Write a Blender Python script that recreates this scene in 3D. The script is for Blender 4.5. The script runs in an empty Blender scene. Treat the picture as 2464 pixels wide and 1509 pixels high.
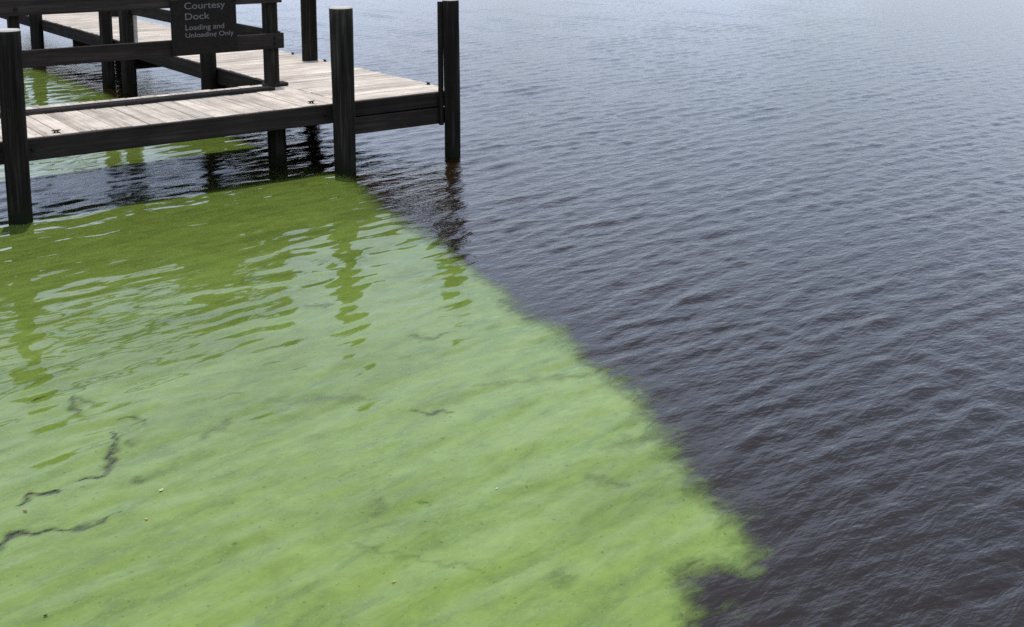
import bpy, bmesh, math, random
import numpy as np
from mathutils import Vector, Matrix

random.seed(7)
rng = np.random.default_rng(11)
S = bpy.context.scene
C = S.collection

# ------------------------------------------------------------------ camera, sky, sun, exposure
EYE = 2.45
cam_d = bpy.data.cameras.new('camera')
cam = bpy.data.objects.new('camera', cam_d)
C.objects.link(cam)
cam.location = (0, 0, EYE)
cam.rotation_euler = (math.radians(90 - 9.269), 0, 0)
cam_d.sensor_width = 36.0
cam_d.lens = 36.0 * 2685.06 / 2464.0
cam_d.shift_y = -(754.5 - 229.86) / 2464.0
cam_d.clip_start = 0.05
cam_d.clip_end = 3000
S.camera = cam

TH = 0.64855                                   # heading of the dock's front edge
O = Vector((-0.5507, 11.3551, 0.0))            # its front right corner, on the water
U = Vector((math.cos(TH), math.sin(TH), 0))
V = Vector((-math.sin(TH), math.cos(TH), 0))

sun_dir = (U * 0.08 + V * 0.17 + Vector((0, 0, 1))).normalized()
elev = math.asin(sun_dir.z)
world = bpy.data.worlds.new('World')
S.world = world
world.use_nodes = True
wn, wl = world.node_tree.nodes, world.node_tree.links
sky = wn.new('ShaderNodeTexSky')
sky.sky_type = 'NISHITA'
sky.sun_disc = False
sky.sun_elevation = elev
sky.sun_rotation = math.atan2(sun_dir.x, sun_dir.y)
sky.air_density = 1.0
sky.dust_density = 2.0
sky.ozone_density = 1.0
bg = wn['Background']
bg.inputs['Strength'].default_value = 0.15
# thin broken cloud all over the sky
tc = wn.new('ShaderNodeTexCoord')
sep = wn.new('ShaderNodeSeparateXYZ')
wl.new(tc.outputs['Generated'], sep.inputs[0])
zc = wn.new('ShaderNodeMath'); zc.operation = 'MAXIMUM'; zc.inputs[1].default_value = 0.0
wl.new(sep.outputs['Z'], zc.inputs[0])
za = wn.new('ShaderNodeMath'); za.operation = 'ADD'; za.inputs[1].default_value = 0.18
wl.new(zc.outputs[0], za.inputs[0])
dvx = wn.new('ShaderNodeMath'); dvx.operation = 'DIVIDE'
dvy = wn.new('ShaderNodeMath'); dvy.operation = 'DIVIDE'
wl.new(sep.outputs['X'], dvx.inputs[0]); wl.new(za.outputs[0], dvx.inputs[1])
wl.new(sep.outputs['Y'], dvy.inputs[0]); wl.new(za.outputs[0], dvy.inputs[1])
cmb = wn.new('ShaderNodeCombineXYZ')
wl.new(dvx.outputs[0], cmb.inputs[0]); wl.new(dvy.outputs[0], cmb.inputs[1])
cn = wn.new('ShaderNodeTexNoise')
cn.inputs['Scale'].default_value = 0.8
cn.inputs['Detail'].default_value = 6
cn.inputs['Roughness'].default_value = 0.55
cof = wn.new('ShaderNodeVectorMath'); cof.operation = 'ADD'
cof.inputs[1].default_value = (15.236, 19.225, 0)
wl.new(cmb.outputs[0], cof.inputs[0])
wl.new(cof.outputs[0], cn.inputs['Vector'])
cr = wn.new('ShaderNodeMapRange')
cr.interpolation_type = 'SMOOTHSTEP'
cr.inputs['From Min'].default_value = 0.36
cr.inputs['From Max'].default_value = 0.66
cr.inputs['To Min'].default_value = 0.22
cr.inputs['To Max'].default_value = 0.80
wl.new(cn.outputs['Fac'], cr.inputs['Value'])
cm = wn.new('ShaderNodeMix'); cm.data_type = 'RGBA'
wl.new(cr.outputs[0], cm.inputs[0])
wl.new(sky.outputs[0], cm.inputs[6])
cm.inputs[7].default_value = (7.1, 8.0, 10.3, 1)
wl.new(cm.outputs[2], bg.inputs['Color'])

sd = bpy.data.lights.new('sun', 'SUN')
sd.energy = 3.2
sd.angle = math.radians(0.53)
sd.color = (1.0, 0.96, 0.9)
sun = bpy.data.objects.new('sun', sd)
C.objects.link(sun)
sun.location = O + sun_dir * 40
sun.rotation_euler = sun_dir.to_track_quat('Z', 'Y').to_euler()

S.render.engine = 'CYCLES'
S.cycles.max_bounces = 8
S.cycles.caustics_reflective = False
S.cycles.caustics_refractive = False
S.cycles.sample_clamp_indirect = 6
S.cycles.sample_clamp_direct = 4
S.cycles.use_denoising = False
S.view_settings.view_transform = 'Standard'
S.view_settings.look = 'None'
S.view_settings.exposure = 0.35
S.view_settings.gamma = 1.0
S.view_settings.use_curve_mapping = False


# ------------------------------------------------------------------ material helpers
class N:
    """small wrapper for building node trees"""
    def __init__(self, name):
        self.m = bpy.data.materials.new(name)
        self.m.use_nodes = True
        self.t = self.m.node_tree
        self.b = self.t.nodes['Principled BSDF']
        self.out = self.t.nodes['Material Output']

    def n(self, typ, **kw):
        x = self.t.nodes.new('ShaderNode' + typ)
        for k, v in kw.items():
            setattr(x, k, v)
        return x

    def l(self, a, b):
        self.t.links.new(a, b)

    def math(self, op, a, b=None, clamp=False):
        x = self.n('Math', operation=op, use_clamp=clamp)
        for i, q in enumerate((a, b)):
            if q is None:
                continue
            if isinstance(q, (int, float)):
                x.inputs[i].default_value = q
            else:
                self.l(q, x.inputs[i])
        return x.outputs[0]

    def coords(self, scale=(1, 1, 1), rot=(0, 0, 0), loc=None, kind='Object'):
        t = self.n('TexCoord')
        src = t.outputs[kind]
        if any(rot):                            # turn first, stretch afterwards
            m0 = self.n('Mapping')
            m0.inputs['Rotation'].default_value = rot
            self.l(src, m0.inputs['Vector'])
            src = m0.outputs[0]
        mp = self.n('Mapping')
        mp.inputs['Scale'].default_value = scale
        self.l(src, mp.inputs['Vector'])
        if loc is not None:
            self.l(loc, mp.inputs['Location'])
        return mp.outputs[0]

    def noise(self, vec, scale, detail=4, rough=0.55, dist=0.0):
        x = self.n('TexNoise')
        x.inputs['Scale'].default_value = scale
        x.inputs['Detail'].default_value = detail
        x.inputs['Roughness'].default_value = rough
        x.inputs['Distortion'].default_value = dist
        self.l(vec, x.inputs['Vector'])
        return x.outputs['Fac']

    def ramp(self, fac, stops):
        x = self.n('ValToRGB')
        e = x.color_ramp.elements
        while len(e) < len(stops):
            e.new(0.5)
        for i, (p, c) in enumerate(stops):
            e[i].position = p
            e[i].color = (*c, 1) if len(c) == 3 else c
        self.l(fac, x.inputs[0])
        return x.outputs[0]

    def rng(self, v, a, b, c=0.0, d=1.0, smooth=True):
        x = self.n('MapRange')
        if smooth:
            x.interpolation_type = 'SMOOTHSTEP'
        for k, q in zip(('From Min', 'From Max', 'To Min', 'To Max'), (a, b, c, d)):
            x.inputs[k].default_value = q
        self.l(v, x.inputs['Value'])
        return x.outputs[0]

    def mix(self, fac, a, b, blend='MIX'):
        x = self.n('Mix', data_type='RGBA', blend_type=blend)
        for i, q in ((0, fac), (6, a), (7, b)):
            if isinstance(q, (int, float)):
                x.inputs[i].default_value = q
            elif isinstance(q, tuple):
                x.inputs[i].default_value = (*q, 1)
            else:
                self.l(q, x.inputs[i])
        return x.outputs[2]

    def bump(self, h, strength, dist, normal=None):
        x = self.n('Bump')
        x.inputs['Strength'].default_value = strength
        x.inputs['Distance'].default_value = dist
        self.l(h, x.inputs['Height'])
        if normal is not None:
            self.l(normal, x.inputs['Normal'])
        return x.outputs[0]

    def rand(self):
        return self.n('ObjectInfo').outputs['Random']


def wood(name, dark, mid, light, axis=0, rough=0.85, var=0.35, wet=False):
    """sawn or round timber; grain runs along the given local axis"""
    q = N(name)
    r = q.rand()
    off = q.n('CombineXYZ')
    q.l(q.math('MULTIPLY', r, 37.0), off.inputs[0])
    q.l(q.math('MULTIPLY', r, 91.0), off.inputs[1])
    q.l(q.math('MULTIPLY', r, 53.0), off.inputs[2])
    sc = [14, 14, 14]; sc[axis] = 0.7
    fine = [70, 70, 70]; fine[axis] = 2.2
    a = q.noise(q.coords(tuple(sc), loc=off.outputs[0]), 1.0, 5, 0.6, 0.6)
    b = q.noise(q.coords(tuple(fine), loc=off.outputs[0]), 1.0, 4, 0.6)
    bl = q.noise(q.coords((3, 3, 3), loc=off.outputs[0]), 1.0, 4, 0.6)
    g = q.math('ADD', q.math('MULTIPLY', a, 0.6), q.math('MULTIPLY', b, 0.4))
    col = q.ramp(g, [(0.28, dark), (0.5, mid), (0.72, light)])
    tone = q.math('ADD', q.math('MULTIPLY', r, var), 1.0 - var / 2)
    tone = q.math('MULTIPLY', tone, q.rng(bl, 0.25, 0.75, 0.78, 1.14))
    tv = q.n('CombineXYZ')
    for i in range(3):
        q.l(tone, tv.inputs[i])
    col = q.mix(1.0, col, tv.outputs[0], 'MULTIPLY')
    if wet:                                     # slimy band where the timber meets the water
        gz = q.n('NewGeometry')
        sp = q.n('SeparateXYZ')
        q.l(gz.outputs['Position'], sp.inputs[0])
        z = q.math('ADD', sp.outputs['Z'], q.math('MULTIPLY', bl, 0.16))
        w = q.rng(z, 0.10, 0.30, 1.0, 0.0)
        col = q.mix(w, col, (0.012, 0.014, 0.007))
    q.l(col, q.b.inputs['Base Color'])
    q.b.inputs['Roughness'].default_value = rough
    q.b.inputs['Specular IOR Level'].default_value = 0.05
    q.l(q.bump(g, 0.5, 0.004), q.b.inputs['Normal'])
    return q.m


def plain(name, col, rough=0.6, metal=0.0, amount=0.25, scale=60):
    q = N(name)
    n = q.noise(q.coords(), scale, 4)
    c2 = tuple(min(1, c * (1 + amount)) for c in col)
    c1 = tuple(c * (1 - amount) for c in col)
    q.l(q.ramp(n, [(0.3, c1), (0.7, c2)]), q.b.inputs['Base Color'])
    q.b.inputs['Roughness'].default_value = rough
    q.b.inputs['Metallic'].default_value = metal
    q.b.inputs['Specular IOR Level'].default_value = 0.15
    return q.m


DECK_LONG = wood('weathered_deck_wood_across', (0.15, 0.122, 0.096), (0.365, 0.322, 0.270), (0.49, 0.448, 0.39), axis=1, var=0.34)
DECK_WIDE = wood('weathered_deck_wood_along', (0.15, 0.122, 0.096), (0.365, 0.322, 0.270), (0.49, 0.448, 0.39), axis=0, var=0.34)
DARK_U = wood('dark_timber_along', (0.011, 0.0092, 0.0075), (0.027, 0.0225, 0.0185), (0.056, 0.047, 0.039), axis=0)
DARK_V = wood('dark_timber_across', (0.011, 0.0092, 0.0075), (0.027, 0.0225, 0.0185), (0.056, 0.047, 0.039), axis=1)
PILE = wood('dark_pile_timber', (0.007, 0.006, 0.0045), (0.017, 0.0148, 0.0112), (0.062, 0.055, 0.045), axis=2, wet=True)
ENDGRAIN = plain('weathered_end_grain', (0.33, 0.31, 0.28), 0.9, 0, 0.2, 90)
SIGN = plain('dark_brown_sign_paint', (0.014, 0.011, 0.009), 0.9, 0, 0.2, 30)
LETTER = plain('faded_cream_lettering', (0.125, 0.12, 0.115), 0.7, 0, 0.35, 120)
IRON = plain('rusty_black_iron', (0.02, 0.017, 0.015), 0.6, 0.3, 0.4, 80)


# ------------------------------------------------------------------ mesh helpers
def link(name, mesh, mat, parent=None, loc=None):
    o = bpy.data.objects.new(name, mesh)
    C.objects.link(o)
    if mat is not None and not mesh.materials:
        mesh.materials.append(mat)
    if parent is not None:
        o.parent = parent
    if loc is not None:
        o.location = loc
    return o


def box_mesh(name, sx, sy, sz, bev=0.004, seg=1):
    bm = bmesh.new()
    bmesh.ops.create_cube(bm, size=1)
    bmesh.ops.scale(bm, vec=(sx, sy, sz), verts=bm.verts)
    if bev:
        bmesh.ops.bevel(bm, geom=bm.edges[:], offset=bev, segments=seg, affect='EDGES')
    me = bpy.data.meshes.new(name)
    bm.to_mesh(me); bm.free()
    return me


def board(name, lo, hi, mat, parent, bev=0.005):
    """box part between two local corners; its origin sits at its centre"""
    lo, hi = Vector(lo), Vector(hi)
    d = hi - lo
    o = link(name, box_mesh(name, d.x, d.y, d.z, bev), mat, parent, (lo + hi) / 2)
    return o


def pile_mesh(name, r0, r1, z0, z1, seed, n=30, rings=14, mat_cap=True):
    """round timber: slightly uneven, tapered, with checks down the sides and a domed top"""
    rg = np.random.default_rng(seed)
    bm = bmesh.new()
    ph = rg.uniform(0, 6.28, 4)
    groove = np.where(rg.random(n) < 0.22, -0.05, 0.0)
    rad_ang = groove + 1 + 0.025 * np.sin(2 * np.linspace(0, 2 * np.pi, n, endpoint=False) + ph[0]) + rg.normal(0, 0.018, n)
    bend = rg.normal(0, 0.006, 2)
    prev = None
    for k in range(rings + 1):
        t = k / rings
        z = z0 + (z1 - z0) * t
        r = r0 + (r1 - r0) * t
        ring = []
        for i in range(n):
            a = 2 * math.pi * i / n
            rr = r * rad_ang[i] * (1 + rg.normal(0, 0.006))
            ring.append(bm.verts.new((rr * math.cos(a) + bend[0] * math.sin(3 * t), rr * math.sin(a) + bend[1] * math.sin(3 * t), z)))
        if prev:
            for i in range(n):
                bm.faces.new((prev[i], prev[(i + 1) % n], ring[(i + 1) % n], ring[i]))
        prev = ring
    cx = sum((v.co for v in prev), Vector()) / n
    inner = [bm.verts.new(cx + (v.co - cx) * 0.88 + Vector((0, 0, 0.012))) for v in prev]
    for i in range(n):
        f = bm.faces.new((prev[i], prev[(i + 1) % n], inner[(i + 1) % n], inner[i]))
        f.material_index = 1
    f = bm.faces.new(inner); f.material_index = 1
    for f in bm.faces:
        f.smooth = f.material_index == 0
    me = bpy.data.meshes.new(name)
    bm.to_mesh(me); bm.free()
    return me


def bolt(parent, loc, axis='v'):
    bm = bmesh.new()
    bmesh.ops.create_cone(bm, cap_ends=True, segments=8, radius1=0.018, radius2=0.018, depth=0.006)
    g = bmesh.ops.create_cone(bm, cap_ends=True, segments=6, radius1=0.012, radius2=0.011, depth=0.014)
    for vv in g['verts']:
        vv.co.z += 0.010
    me = bpy.data.meshes.new('bolt'); bm.to_mesh(me); bm.free()
    o = link('bolt', me, IRON, parent, loc)
    o.rotation_euler = (math.radians(90), 0, 0) if axis == 'v' else (0, math.radians(-90), 0)
    return o


# ------------------------------------------------------------------ waves shared by the water and the algae
WN = 140
lam = np.exp(rng.uniform(math.log(0.05), math.log(0.38), WN))
wdir = math.radians(136) + rng.normal(0, math.radians(17), WN)     # direction the waves travel, from +X
wdir[::4] = math.radians(38) + rng.normal(0, math.radians(14), len(wdir[::4]))
wk = 2 * np.pi / lam
wph = rng.uniform(0, 2 * np.pi, WN)
SLOPE_OPEN, SLOPE_ALGAE = 0.122, 0.054
wgt = np.ones(WN); wgt[::4] = 0.42
w_open = SLOPE_OPEN * math.sqrt(2 / WN) / wk * wgt
short = np.clip((lam - 0.075) / 0.07, 0, 1) * np.clip((0.75 - lam) / 0.3, 0.2, 1)
w_alg = SLOPE_ALGAE * math.sqrt(2 / max(1, short.sum())) / wk * short * wgt


def wave(x, y, alg, spacing):
    h = np.zeros_like(x)
    for i in range(WN):
        flt = np.clip((lam[i] / spacing - 2.2) / 1.8, 0, 1)
        amp = (w_open[i] * (1 - alg) + w_alg[i] * alg) * flt
        if amp.max() <= 0:
            continue
        h += amp * np.sin(wk[i] * (x * math.cos(wdir[i]) + y * math.sin(wdir[i])) + wph[i])
    # gusts: rougher and calmer patches of water
    g = np.zeros_like(x)
    for k, (lx, ly, p0) in enumerate(((2.3, 3.7, 0.4), (-3.1, 2.2, 2.1), (4.9, -1.3, 4.4), (1.7, 7.3, 1.2))):
        g += np.sin(2 * np.pi * (x / (lx * 1.9) + y / (ly * 1.9)) + p0 + 0.8 * np.sin(x * 0.9 + y * 0.5 + k))
    return h * (1 + 0.11 * g)


# outline of the bloom on the water, as u, v along and across the dock
EDGE = [(-4.2, -8.6), (-3.80, -7.20), (-3.712, -7.002), (-3.644, -6.968), (-3.61, -6.88), (-3.565, -6.79), (-3.49, -6.80), (-3.41, -6.85), (-3.33, -6.86),
        (-3.256, -6.809), (-3.139, -6.677), (-2.975, -6.302), (-2.778, -5.91), (-2.66, -5.62), (-2.525, -5.392), (-2.47, -5.02), (-2.413, -4.76),
        (-2.33, -4.42), (-2.31, -4.248), (-2.19, -3.72), (-2.044, -3.211), (-1.938, -2.798), (-1.86, -2.3), (-1.78, -1.75), (-1.60, -1.1),
        (-1.44, -0.45), (-1.40, 0.3), (-1.48, 1.5), (-1.60, 3.0), (-1.66, 5.0), (-1.70, 7.0), (-1.75, 9.0), (-2.2, 10.6), (-4.5, 12.0), (-9, 13.0),
        (-16, 12.0), (-22, 4.0), (-22, -10), (-14, -16), (-7, -14)]
EDGE_XY = np.array([[(O + U * a + V * b).x, (O + U * a + V * b).y] for a, b in EDGE])


def edge_distance(x, y):
    """signed distance to the outline, positive inside"""
    d = np.full(x.shape, 1e9)
    ins = np.zeros(x.shape, bool)
    n = len(EDGE_XY)
    for i in range(n):
        ax, ay = EDGE_XY[i]; bx, by = EDGE_XY[(i + 1) % n]
        ex, ey = bx - ax, by - ay
        t = np.clip(((x - ax) * ex + (y - ay) * ey) / (ex * ex + ey * ey), 0, 1)
        d = np.minimum(d, np.hypot(x - ax - t * ex, y - ay - t * ey))
        if ay != by:
            c = ((ay > y) != (by > y)) & (x < ex * (y - ay) / ey + ax)
            ins ^= c
    return np.where(ins, d, -d)


# wisps where the film has parted: world points and half width
GAPS = []
def water_point(px, py):
    """a point read off a plan of the bloom (pixels of the photograph turned into metres)"""
    p = math.radians(9.269)
    x, y = (px - 1232) / 2685.06, (229.86 - py) / 2685.06
    d = Vector((x, y * math.sin(p) + math.cos(p), y * math.cos(p) - math.sin(p)))
    t = -EYE / d.z
    return (d.x * t, d.y * t)


for pts, wd, st in (
        ([(206, 1154), (235, 1146), (254, 1147), (266, 1120), (271, 1090), (275, 1043)], .015, .95),
        ([(215, 1156), (250, 1144)], .014, .9),
        ([(286, 1009), (328, 1005), (357, 1022)], .016, .7),
        ([(50, 1215), (76, 1192), (135, 1186)], .013, .95),
        ([(-20, 1330), (25, 1291), (84, 1282), (147, 1278)], .017, 1.0),
        ([(147, 1278), (190, 1275), (231, 1262), (269, 1245), (292, 1238)], .013, .7),
        ([(84, 965), (105, 960)], .015, .8),
        ([(168, 958), (176, 985), (181, 996)], .016, .7),
        ([(180, 962), (235, 972)], .016, .5),
        ([(311, 1080), (320, 1060)], .02, .4), ([(336, 1148), (330, 1165)], .018, .4),
        ([(990, 990), (1030, 997), (1085, 992)], .014, .7),
        ([(995, 1208), (1030, 1212)], .014, .6),
        ([(985, 808), (1030, 818), (1085, 800)], .016, .5),
        ([(735, 740), (800, 735)], .035, .45),
        ([(565, 1312), (574, 1313)], .012, .8),
        ([(1350, 1405), (1375, 1400)], .05, .3),
        ([(850, 1312), (960, 1340), (1100, 1362), (1180, 1390)], .014, .28),
        ([(1150, 930), (1290, 915), (1420, 905)], .03, .3),
        ([(640, 965), (900, 960)], .05, .28), ([(480, 1060), (560, 1010)], .03, .35),
        ([(900, 1240), (920, 1205)], .03, .3), ([(520, 960), (590, 945)], .014, .4),
        ([(1460, 1080), (1560, 1050)], .05, .35), ([(1420, 1150), (1500, 1170)], .04, .3)):
    GAPS.append(([water_point(*p_) for p_ in pts], wd, st))


def gap_amount(x, y):
    g = np.zeros(x.shape)
    wx, wy = np.zeros(x.shape), np.zeros(x.shape)
    for L_, ang, p0, am in ((0.16, 0.7, 0.3, .010), (0.09, 2.1, 1.9, .007), (0.12, 2.9, 5.1, .008)):
        t = 2 * np.pi / L_ * (x * math.cos(ang) + y * math.sin(ang)) + p0
        wx += am * np.sin(t); wy += am * np.cos(1.3 * t + 1)
    x, y = x + wx, y + wy
    for pts, wd, st in GAPS:
        ln = sum(math.hypot(b[0] - a[0], b[1] - a[1]) for a, b in zip(pts[:-1], pts[1:])); run = 0.0
        wd0 = wd
        for (ax, ay), (bx, by) in zip(pts[:-1], pts[1:]):
            wd = wd0
            m = (x > min(ax, bx) - 6 * wd) & (x < max(ax, bx) + 6 * wd) & (y > min(ay, by) - 6 * wd) & (y < max(ay, by) + 6 * wd)
            if not m.any():
                continue
            ex, ey = bx - ax, by - ay
            t = np.clip(((x[m] - ax) * ex + (y[m] - ay) * ey) / (ex * ex + ey * ey), 0, 1)
            d = np.hypot(x[m] - ax - t * ex, y[m] - ay - t * ey)
            sg = math.hypot(ex, ey)
            along = (run + t * sg) / ln
            run += sg
            w = wd * (0.50 + 0.95 * np.sin(np.pi * np.clip(along, 0.04, 0.96)) * (0.75 + 0.45 * np.sin(along * 17 + ax * 9)))
            g[m] = np.maximum(g[m], st * np.exp(-(d / w) ** 2))
    return g


def spaced(lo, hi, f):
    out = [lo]
    while out[-1] < hi:
        out.append(out[-1] + f(out[-1]))
    return np.array(out)


xs_in = np.unique(np.round(np.concatenate([np.arange(-6.5, -2.6, 0.024), np.arange(-2.6, 1.3, 0.014), np.arange(1.3, 6.5001, 0.024)]), 4))
xs_mid = spaced(6.5, 16, lambda q_: 0.024 + (q_ - 6.5) * 0.010)[1:]
xs_far = spaced(xs_mid[-1], 900, lambda q_: 0.13 + (q_ - 16) * 0.10 if q_ > 16 else 0.13)[1:]
xs_left = -spaced(6.5, 900, lambda q_: 0.024 + (q_ - 6.5) * 0.03)[1:][::-1]
XS = np.concatenate([xs_left, xs_in, xs_mid, xs_far])
YS = np.concatenate([[-900, -200, -40, -8, 0.0, 2.0, 2.6, 2.9], spaced(3.1, 34, lambda q_: 0.0032 * q_), spaced(34.2, 80, lambda q_: 0.012 * q_), [90, 130, 200, 400, 900, 1500]])
GX, GY = np.meshgrid(XS, YS)
SPX = np.maximum(np.gradient(XS)[None, :], np.gradient(YS)[:, None])
DIST = edge_distance(GX, GY)
ALG = np.clip((DIST + 0.55) / 0.75, 0, 1); ALG = ALG * ALG * (3 - 2 * ALG)
LU = (GX - O.x) * U.x + (GY - O.y) * U.y
LV = (GX - O.x) * V.x + (GY - O.y) * V.y
def soft(a, lo, hi, w):
    return np.clip((a - lo) / w, 0, 1) * np.clip((hi - a) / w, 0, 1)
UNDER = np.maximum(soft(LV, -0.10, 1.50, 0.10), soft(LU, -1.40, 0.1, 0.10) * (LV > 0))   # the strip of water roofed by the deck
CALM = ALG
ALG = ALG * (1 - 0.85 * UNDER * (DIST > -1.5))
HGT = wave(GX, GY, ALG, SPX)


def sheet(name, mask, dz):
    """grid mesh of the cells in mask"""
    ny, nx = GX.shape
    idx = np.full(GX.shape, -1, np.int64)
    used = np.zeros(GX.shape, bool)
    used[:-1, :-1] |= mask; used[1:, :-1] |= mask; used[:-1, 1:] |= mask; used[1:, 1:] |= mask
    idx[used] = np.arange(used.sum())
    co = np.stack([GX[used], GY[used], HGT[used] + dz], 1)
    r, c = np.nonzero(mask)
    fa = np.stack([idx[r, c], idx[r, c + 1], idx[r + 1, c + 1], idx[r + 1, c]], 1)
    me = bpy.data.meshes.new(name)
    me.vertices.add(len(co)); me.vertices.foreach_set('co', co.astype(np.float32).ravel())
    me.loops.add(fa.size); me.loops.foreach_set('vertex_index', fa.astype(np.int32).ravel())
    me.polygons.add(len(fa))
    me.polygons.foreach_set('loop_start', np.arange(0, fa.size, 4, dtype=np.int32))
    me.polygons.foreach_set('use_smooth', np.ones(len(fa), bool))
    me.update(calc_edges=True)
    return me, used


def ripple_normal(q, strong, calm=None):
    """small wind ripples as relief, drawn out along the crests"""
    def band(deg, along, across, det):
        return q.noise(q.coords((along, across, 1), rot=(0, 0, -math.radians(deg))), 1.0, det, 0.55, 0.3)
    a = band(50, 5.0, 21, 3)
    b = band(24, 7.5, 24, 3)
    c = band(-35, 10, 20, 2)
    h = q.math('ADD', q.math('MULTIPLY', a, 0.46), q.math('ADD', q.math('MULTIPLY', b, 0.42), q.math('MULTIPLY', c, 0.12)))
    if calm is not None:
        h = q.math('MULTIPLY', h, q.rng(calm, 0.0, 1.0, 1.0, 0.45))
    return q.bump(h, 1.0, strong)


# water
q = N('dark_lake_water')
nz = q.noise(q.coords((1, 1, 1)), 0.35, 3)
q.l(q.ramp(nz, [(0.3, (0.0068, 0.0040, 0.0017)), (0.7, (0.0120, 0.0070, 0.0026))]), q.b.inputs['Base Color'])
q.b.inputs['Roughness'].default_value = 0.06
q.b.inputs['IOR'].default_value = 1.333
q.l(ripple_normal(q, 0.016, q.n('Attribute', attribute_name='calm').outputs['Fac']), q.b.inputs['Normal'])
WATER = q.m
mask = np.ones((GX.shape[0] - 1, GX.shape[1] - 1), bool)
me, used = sheet('water', mask, 0.0)
at = me.attributes.new('calm', 'FLOAT', 'POINT')
at.data.foreach_set('value', CALM[used].astype(np.float32))
water = link('water', me, WATER)
water['kind'] = 'structure'
water['label'] = 'dark rippled lake water around the wooden dock'

# algae: a green film lying in the surface, glossy like the water that wets it
q = N('green_algae_film')
ed = q.n('Attribute', attribute_name='edge').outputs['Fac']
gap_shade = q.n('Attribute', attribute_name='gap').outputs['Fac']  # real gaps in the film, plus the shade painted under the deck
rot = (0, 0, -math.radians(44))
fray = q.noise(q.coords((7, 14, 1), rot=rot), 1.0, 5, 0.65, 0.8)
fray2 = q.noise(q.coords((2.2, 2.2, 1)), 1.0, 4, 0.6, 0.5)
wisp = q.noise(q.coords((1.2, 4.2, 1), rot=rot), 1.0, 6, 0.6, 1.2)
wisp2 = q.noise(q.coords((5, 15, 1), rot=rot), 1.0, 5, 0.62, 0.9)
speck = q.noise(q.coords((60, 60, 1)), 1.0, 2, 0.5)
e = q.math('ADD', ed, q.math('ADD', q.math('MULTIPLY', q.math('SUBTRACT', fray, 0.5), 0.22), q.math('MULTIPLY', q.math('SUBTRACT', fray2, 0.5), 0.34)))
cover = q.rng(e, -0.04, 0.20)
strand = q.math('MULTIPLY', q.rng(fray, 0.50, 0.68), q.rng(ed, -0.14, 0.03, 0.0, 0.22))
cover = q.math('MAXIMUM', cover, strand)
thick = q.math('ADD', q.math('MULTIPLY', wisp, 0.6), q.math('MULTIPLY', wisp2, 0.4))
den = q.rng(thick, 0.30, 0.50, 0.87, 1.0)
gap_shade_n = q.math('MULTIPLY', gap_shade, q.rng(q.noise(q.coords((22, 40, 1), rot=rot), 1.0, 4, 0.6, 0.6), 0.30, 0.52, 0.55, 1.0))
broad = q.noise(q.coords((0.55, 1.3, 1), rot=rot), 1.0, 5, 0.6, 0.8)
den = q.math('MULTIPLY', den, q.rng(broad, 0.34, 0.54, 0.86, 1.0))
alpha = q.math('MULTIPLY', q.math('MULTIPLY', cover, den), q.math('SUBTRACT', 1.0, gap_shade_n, True))
col = q.ramp(thick, [(0.28, (0.064, 0.102, 0.015)), (0.5, (0.087, 0.132, 0.015)), (0.72, (0.108, 0.154, 0.022))])
shore = q.n('Attribute', attribute_name='shore').outputs['Fac']      # the bloom is coloured paler towards the bank
tv = q.n('CombineXYZ')
for k, (c0, c1) in enumerate(((0.76, 1.26), (0.70, 1.23), (1.1, 1.9))):
    q.l(q.rng(shore, 0.0, 6.5, c0, c1), tv.inputs[k])
col = q.mix(1.0, col, tv.outputs[0], 'MULTIPLY')
clump = q.noise(q.coords((9, 13, 1), rot=rot), 1.0, 6, 0.7, 0.5)
cv = q.rng(clump, 0.28, 0.72, 0.88, 1.10)
cvv = q.n('CombineXYZ')
for k in range(3):
    q.l(cv, cvv.inputs[k])
col = q.mix(1.0, col, cvv.outputs[0], 'MULTIPLY')
col = q.mix(q.rng(speck, 0.57, 0.70, 0.0, 0.6), col, (0.13, 0.19, 0.04))
speck2 = q.noise(q.coords((38, 38, 1)), 1.0, 2, 0.5)
col = q.mix(q.rng(speck2, 0.64, 0.74, 0.0, 0.6), col, (0.035, 0.06, 0.012))
q.l(col, q.b.inputs['Base Color'])
q.b.inputs['Roughness'].default_value = 0.06
q.b.inputs['IOR'].default_value = 1.333
rip = q.noise(q.coords((4, 11, 1), rot=(0, 0, -math.radians(46))), 1.0, 2, 0.5, 0.4)
q.l(q.bump(rip, 1.0, 0.002), q.b.inputs['Normal'])
tr = q.n('BsdfTransparent')
mx = q.n('MixShader')
q.l(alpha, mx.inputs[0]); q.l(tr.outputs[0], mx.inputs[1]); q.l(q.b.outputs[0], mx.inputs[2])
q.l(mx.outputs[0], q.out.inputs['Surface'])
ALGAE = q.m
cell = DIST[:-1, :-1]
cx = (GX[:-1, :-1]); cy = (GY[:-1, :-1])
mask = (cell > -0.36) & (cx > -14) & (cx < 6) & (cy > 2.0) & (cy < 40)
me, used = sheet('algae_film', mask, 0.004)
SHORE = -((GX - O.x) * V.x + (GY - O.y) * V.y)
for nm, arr in (('edge', DIST), ('gap', np.maximum(gap_amount(GX, GY), 0.85 * UNDER)), ('shore', SHORE)):  # film is also thinned under the deck, to blacken the shade there
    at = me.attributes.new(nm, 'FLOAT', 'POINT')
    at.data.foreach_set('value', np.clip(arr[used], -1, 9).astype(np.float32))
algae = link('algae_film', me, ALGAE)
algae['kind'] = 'stuff'
algae['label'] = 'bright green algae bloom spread over the water in front of the dock'
algae['category'] = 'algae'

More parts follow.
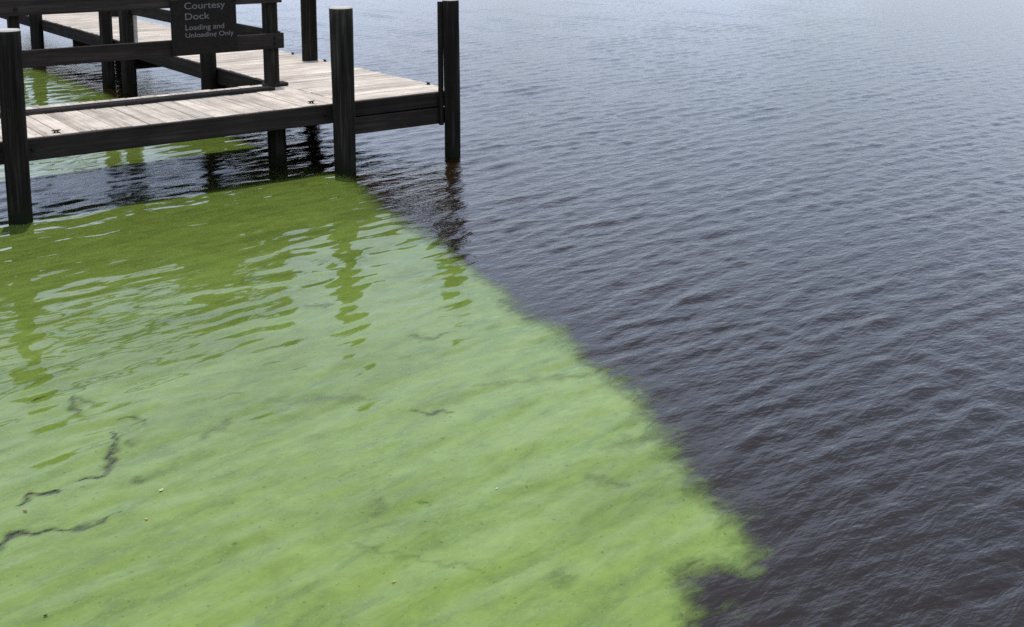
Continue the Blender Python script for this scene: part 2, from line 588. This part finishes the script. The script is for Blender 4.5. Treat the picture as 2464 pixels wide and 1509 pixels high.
# ------------------------------------------------------------------ the dock
HD = 0.657                                       # deck height over the water
WU = 1.30                                        # width of the rear walkway
WV = 1.56                                        # width of the front walkway
UL = -8.0                                        # left end of the front walkway
VE = 17.0                                        # far end of the rear walkway
dock = bpy.data.objects.new('wooden_dock', None)
C.objects.link(dock)
dock.location = O
dock.rotation_euler = (0, 0, TH)
dock['label'] = 'weathered L-shaped wooden dock on dark round piles with a dark railing'
dock['category'] = 'dock'

PT = 0.034                                       # plank thickness
PW, GAP = 0.141, 0.0045


def plank_meshes(name, sx, sy, count=6):
    out = []
    for k in range(count):
        bm = bmesh.new()
        bmesh.ops.create_cube(bm, size=1)
        bmesh.ops.scale(bm, vec=(sx, sy, PT), verts=bm.verts)
        bmesh.ops.bevel(bm, geom=bm.edges[:], offset=0.005, segments=1, affect='EDGES')
        cup = random.uniform(-0.004, 0.003)
        for vv in bm.verts:
            w = vv.co.x / sx if sx < sy else vv.co.y / sy
            vv.co.z += cup * (1 - (2 * w) ** 2)
        for e1 in (-0.44, 0.0, 0.44):           # two screw heads over each joist
            for e2 in (-0.28, 0.28):
                px_, py_ = (e2 * sx, e1 * sy) if sx < sy else (e1 * sx, e2 * sy)
                px_ += random.uniform(-.006, .006); py_ += random.uniform(-.006, .006)
                ring = [bm.verts.new((px_ + .0055 * math.cos(a_), py_ + .0055 * math.sin(a_), PT / 2 + 0.0012)) for a_ in (0, 1.05, 2.09, 3.14, 4.19, 5.24)]
                f_ = bm.faces.new(ring); f_.material_index = 1
        me_ = bpy.data.meshes.new(name); bm.to_mesh(me_); bm.free()
        out.append(me_)
    return out


# front walkway: planks laid across it
pm = plank_meshes('plank', PW, WV - 0.045)
for m_ in pm: m_.materials.append(DECK_LONG); m_.materials.append(IRON)
uu = -WU - PW / 2 - 0.005
while uu > UL:
    o = link('plank', random.choice(pm), None, dock, (uu, 0.045 + (WV - 0.045) / 2 + random.uniform(-0.006, 0.012), HD - PT / 2 + random.uniform(-0.0035, 0.0025)))
    o.rotation_euler = (random.uniform(-.001, .001), random.uniform(-.01, .01), random.uniform(-.003, .003))
    uu -= PW + GAP + random.uniform(-0.002, 0.002)
# rear walkway: planks laid the other way, right up to the front edge
pm = plank_meshes('plank', WU - 0.01, PW)
for m_ in pm: m_.materials.append(DECK_WIDE); m_.materials.append(IRON)
vv_ = 0.045 + PW / 2
while vv_ < VE:
    o = link('plank', random.choice(pm), None, dock, (-WU / 2 + random.uniform(-0.016, 0.016), vv_, HD - PT / 2 + random.uniform(-0.0035, 0.0025)))
    o.rotation_euler = (random.uniform(-.01, .01), random.uniform(-.001, .001), random.uniform(-.003, .003))
    vv_ += PW + GAP + random.uniform(-0.002, 0.002)

# stringers
board('stringer', (UL, 0.0, HD - 0.185), (-1.395, 0.040, HD - 0.003), DARK_U, dock)
board('stringer', (-1.392, 0.002, HD - 0.148), (0.0, 0.042, HD - 0.003), DARK_U, dock)
lower = board('stringer', (-1.392, -0.006, HD - 0.325), (-0.17, 0.034, HD - 0.160), DARK_U, dock)
lower.rotation_euler = (0, math.radians(0.25), 0)
board('stringer', (UL, WV - 0.042, HD - 0.225), (-WU - 0.05, WV - 0.003, HD - PT - 0.004), DARK_U, dock)
board('stringer', (UL, WV / 2 - 0.02, HD - 0.225), (-WU - 0.05, WV / 2 + 0.02, HD - PT - 0.006), DARK_U, dock)
board('stringer', (-WU - 0.002, 0.06, HD - 0.19), (-WU + 0.036, VE, HD - PT - 0.006), DARK_V, dock)
board('stringer', (-WU - 0.042, WV + 0.005, HD - 0.185), (-WU - 0.003, VE, HD - 0.004), DARK_V, dock)
board('stringer', (-0.060, 0.06, HD - 0.19), (-0.022, VE, HD - PT - 0.006), DARK_V, dock)
board('stringer', (-WU / 2 - 0.02, 0.06, HD - 0.19), (-WU / 2 + 0.02, VE, HD - PT - 0.006), DARK_V, dock)
for v0 in (0.25, 3.3, 6.2, 9.1):
    board('cross_beam', (-WU + 0.04, v0, HD - 0.37), (-0.02, v0 + 0.05, HD - 0.195), DARK_U, dock)

# piles
def dock_pile(u, v, z1, r0, r1, seed):
    me_ = pile_mesh('pile', r0, r1, -1.2, z1, seed)
    me_.materials.append(PILE); me_.materials.append(ENDGRAIN)
    return link('pile', me_, None, dock, (u, v, 0))
dock_pile(-4.315, -0.088, 1.545, 0.089, 0.093, 1)
dock_pile(-1.395, -0.102, 1.575, 0.092, 0.108, 2)
dock_pile(-0.145, -0.080, 1.590, 0.078, 0.084, 3)
board('cleat_post', (-0.262, -0.062, HD - 0.335), (-0.222, -0.012, 1.578), PILE, dock)
dock_pile(-0.135, 3.05, 1.60, 0.098, 0.098, 4)
dock_pile(-1.425, 3.12, 1.56, 0.098, 0.095, 5)
dock_pile(-1.420, 5.97, 1.56, 0.098, 0.095, 6)
dock_pile(-1.420, 6.85, 1.56, 0.092, 0.090, 7)
dock_pile(-1.420, 10.7, 1.56, 0.105, 0.100, 8)
dock_pile(-0.10, 6.3, 1.58, 0.098, 0.095, 9)
dock_pile(-0.10, 10.5, 1.58, 0.098, 0.095, 10)
dock_pile(-1.76, 0.60, HD - 0.235, 0.092, 0.090, 11)
dock_pile(-4.36, WV + 0.105, HD - 0.02, 0.1, 0.1, 12)
dock_pile(-4.75, 0.60, HD - 0.235, 0.1, 0.1, 13)
dock_pile(-7.3, -0.098, 1.56, 0.108, 0.11, 14)
br = board('brace', (-1.350, 5.86, HD - 0.03), (-1.305, 5.92, 1.12), DECK_WIDE, dock)
for (u_, z_) in ((-4.315, HD - 0.09), (-1.395, HD - 0.09)):
    for du in (-0.145, 0.145):
        bolt(dock, (u_ + du, -0.003, z_))

# railing: an L along the back of the front walkway and the near side of the rear one
railing = bpy.data.objects.new('railing', None)
C.objects.link(railing)
railing.parent = dock
VB = 1.30
def post(u_, v_, s, z1=1.66, z0=HD):
    return board('post', (u_ - s / 2, v_ - s / 2, z0), (u_ + s / 2, v_ + s / 2, z1), PILE, railing, 0.008)
post(-1.43, VB + 0.075, 0.125)
post(-3.93, VB + 0.085, 0.09)
post(-6.37, VB + 0.085, 0.09)
board('rail', (UL, VB - 0.030, 1.065), (-1.325, VB + 0.008, 1.225), DARK_U, railing)
board('rail', (UL, VB - 0.030, 1.540), (-1.335, VB + 0.008, 1.725), DARK_U, railing)
board('rail', (-1.373, VB + 0.02, 1.085), (-1.335, 14.0, 1.235), DARK_V, railing)
board('rail', (-1.373, VB + 0.02, 1.540), (-1.335, 14.0, 1.725), DARK_V, railing)
for v0 in (12.4,):
    board('post', (-1.332, v0 - 0.045, HD), (-1.242, v0 + 0.045, 1.70), PILE, railing, 0.006)
board('rail_shadow_strip', (UL, 1.10, HD + 0.003), (-1.52, 1.265, HD + 0.030), DARK_U, dock, 0.005)  # dark strip added on the planks to deepen the railing's shadow
board('post_foot', (-1.515, VB + 0.0, HD + 0.002), (-1.275, VB + 0.150, HD + 0.038), DARK_U, dock, 0.006)

for u_ in (-1.43, -3.93):                       # carriage bolts through rails and posts
    for z_ in (1.115, 1.178, 1.60):
        b_ = bolt(railing, (u_, VB - 0.033, z_))
# sign fixed to the front of the railing
sign = bpy.data.objects.new('dock_sign', None)
C.objects.link(sign)
sign.location = O + U * -2.19 + V * (VB - 0.052) + Vector((0, 0, 1.075))
sign.rotation_euler = (0, 0, TH)
sign['label'] = 'dark brown dock sign with faded lettering on the railing, reading Courtesy Dock'
sign['category'] = 'sign'
board('panel', (-0.335, -0.014, 0.0), (0.335, 0.014, 0.58), SIGN, sign, 0.004)
board('header', (-0.335, -0.016, 0.545), (0.335, -0.0145, 0.575), LETTER, sign, 0)
for text, x0, zb, cap, w in (('Courtesy', -0.205, 0.450, 0.064, 0.42), ('Dock', -0.205, 0.346, 0.064, 0.25),
                             ('Loading and', -0.205, 0.243, 0.052, 0.40), ('Unloading Only', -0.205, 0.170, 0.046, 0.50)):
    cu = bpy.data.curves.new('lettering', 'FONT')
    cu.body = text
    cu.size = cap / 0.70
    cu.offset = 0.0008
    cu.extrude = 0.0006
    cu.materials.append(LETTER)
    o = bpy.data.objects.new('lettering', cu)
    C.objects.link(o)
    o.parent = sign
    o.rotation_euler = (math.radians(90), 0, 0)
    o.location = (x0, -0.0152, zb)
    bpy.context.view_layer.update()
    kx = w / max(0.01, o.dimensions.x)
    me_ = bpy.data.meshes.new_from_object(o.evaluated_get(bpy.context.evaluated_depsgraph_get()))
    me_.name = 'lettering'
    mw = Matrix.LocRotScale(o.location, o.rotation_euler, (kx, 1, 1))
    bpy.data.objects.remove(o)
    me_.transform(mw)
    link('lettering', me_, LETTER, sign)

for x_ in (-0.305, 0.305):
    for z_ in (0.03, 0.52):
        b_ = bolt(sign, (x_, -0.0165, z_)); b_.name = 'screw'; b_.scale = (.55, .55, .4)
# small iron cleats on the deck beside the piles
def cleat_mesh():
    bm = bmesh.new()
    def bx(lo, hi):
        g = bmesh.ops.create_cube(bm, size=1)
        lo, hi = Vector(lo), Vector(hi)
        for vv in g['verts']:
            vv.co = Vector([(lo[i] + hi[i]) / 2 + vv.co[i] * (hi[i] - lo[i]) for i in range(3)])
    bx((-0.045, -0.02, 0), (0.045, 0.02, 0.006))
    bx((-0.028, -0.010, 0.006), (-0.012, 0.010, 0.028))
    bx((0.012, -0.010, 0.006), (0.028, 0.010, 0.028))
    n = 8
    prev = None
    for k in range(9):
        t = k / 8 * 2 - 1
        r = 0.011 * (1 - 0.55 * abs(t) ** 3)
        ring = [bm.verts.new((0.060 * t, r * math.cos(2 * math.pi * i / n), 0.030 + 0.006 * t * t + r * math.sin(2 * math.pi * i / n))) for i in range(n)]
        if prev:
            for i in range(n):
                bm.faces.new((prev[i], prev[(i + 1) % n], ring[(i + 1) % n], ring[i]))
        else:
            bm.faces.new(ring[::-1])
        prev = ring
    bm.faces.new(prev)
    me_ = bpy.data.meshes.new('mooring_cleat'); bm.to_mesh(me_); bm.free()
    me_.materials.append(IRON)
    return me_
cm_ = cleat_mesh()
for u_, v_, a, lab in ((-3.95, 0.12, 0, 'small black iron cleat on the front deck edge beside the leftmost pile'),
                       (-1.60, 0.15, 0, 'small black iron cleat on the front deck edge beside the middle front pile'),
                       (-0.06, 0.48, 90, 'small black iron cleat on the deck corner beside the tall right pile'),
                       (-0.05, 2.82, 90, 'small black iron cleat just right of the back pile'),
                       (-0.05, 3.70, 90, 'small black iron cleat just left of the back pile')):
    o = link('mooring_cleat', cm_, None, None, O + U * u_ + V * v_ + Vector((0, 0, HD + 0.001)))
    o.rotation_euler = (0, 0, TH + math.radians(a))
    o.scale = (0.62, 0.62, 0.62)
    o['label'] = lab; o['category'] = 'cleat'; o['group'] = 'iron cleats along the dock edge'

# a few leaves floating on the bloom
LEAFS = [plain('bleached_leaf', (0.62, 0.60, 0.42), 0.7, 0, 0.2, 60), plain('yellow_leaf', (0.45, 0.42, 0.12), 0.7, 0, 0.2, 60),
         plain('red_brown_leaf', (0.20, 0.09, 0.05), 0.7, 0, 0.2, 60), plain('dark_leaf', (0.03, 0.035, 0.02), 0.7, 0, 0.2, 60)]
def leaf_mesh(L_, W_, curl):
    bm = bmesh.new()
    rows = []
    for k in range(7):
        t = k / 6
        w = W_ / 2 * math.sin(math.pi * min(1, max(0.02, t)) ** 0.8) + 0.0006
        x = (t - 0.5) * L_
        z = curl * (2 * t - 1) ** 2
        rows.append([bm.verts.new((x, -w, z + 0.25 * w)), bm.verts.new((x, 0, z)), bm.verts.new((x, w, z + 0.25 * w))])
    for a, b in zip(rows[:-1], rows[1:]):
        for i in (0, 1):
            bm.faces.new((a[i], b[i], b[i + 1], a[i + 1]))
    bmesh.ops.solidify(bm, geom=bm.faces[:], thickness=0.0008)
    me_ = bpy.data.meshes.new('floating_leaf'); bm.to_mesh(me_); bm.free()
    return me_
def surface_height(x, y):
    j = np.searchsorted(XS, x); i = np.searchsorted(YS, y)
    return float(HGT[i, j])
for (px, py), mi, s, lab in (((388, 1183), 0, 0.026, 'pale bleached leaf floating on green algae, the brightest speck on the left'),
                             ((352, 1253), 1, 0.019, 'small yellow leaf floating on the algae below the pale bleached leaf'),
                             ((948, 1402), 1, 0.022, 'yellowish leaf floating on the algae near the bottom centre of the photo'),
                             ((60, 1235), 2, 0.022, 'reddish brown leaf floating beside the dark gap at the left edge'),
                             ((1195, 1180), 0, 0.013, 'tiny pale leaf floating alone in the middle of the algae'),
                             ((110, 1488), 3, 0.016, 'tiny dark leaf floating on algae in the bottom left corner'),
                             ((1680, 1535 - 0), 1, 0.0, '')):
    if s <= 0:
        continue
    x, y = water_point(px, py)
    me_ = leaf_mesh(s, s * 0.5, s * 0.12)
    o = link('floating_leaf', me_, LEAFS[mi], None, (x, y, surface_height(x, y) + 0.0075))
    o.rotation_euler = (0, 0, random.uniform(0, 3))
    o['label'] = lab; o['category'] = 'leaf'; o['group'] = 'leaves floating on the algae'
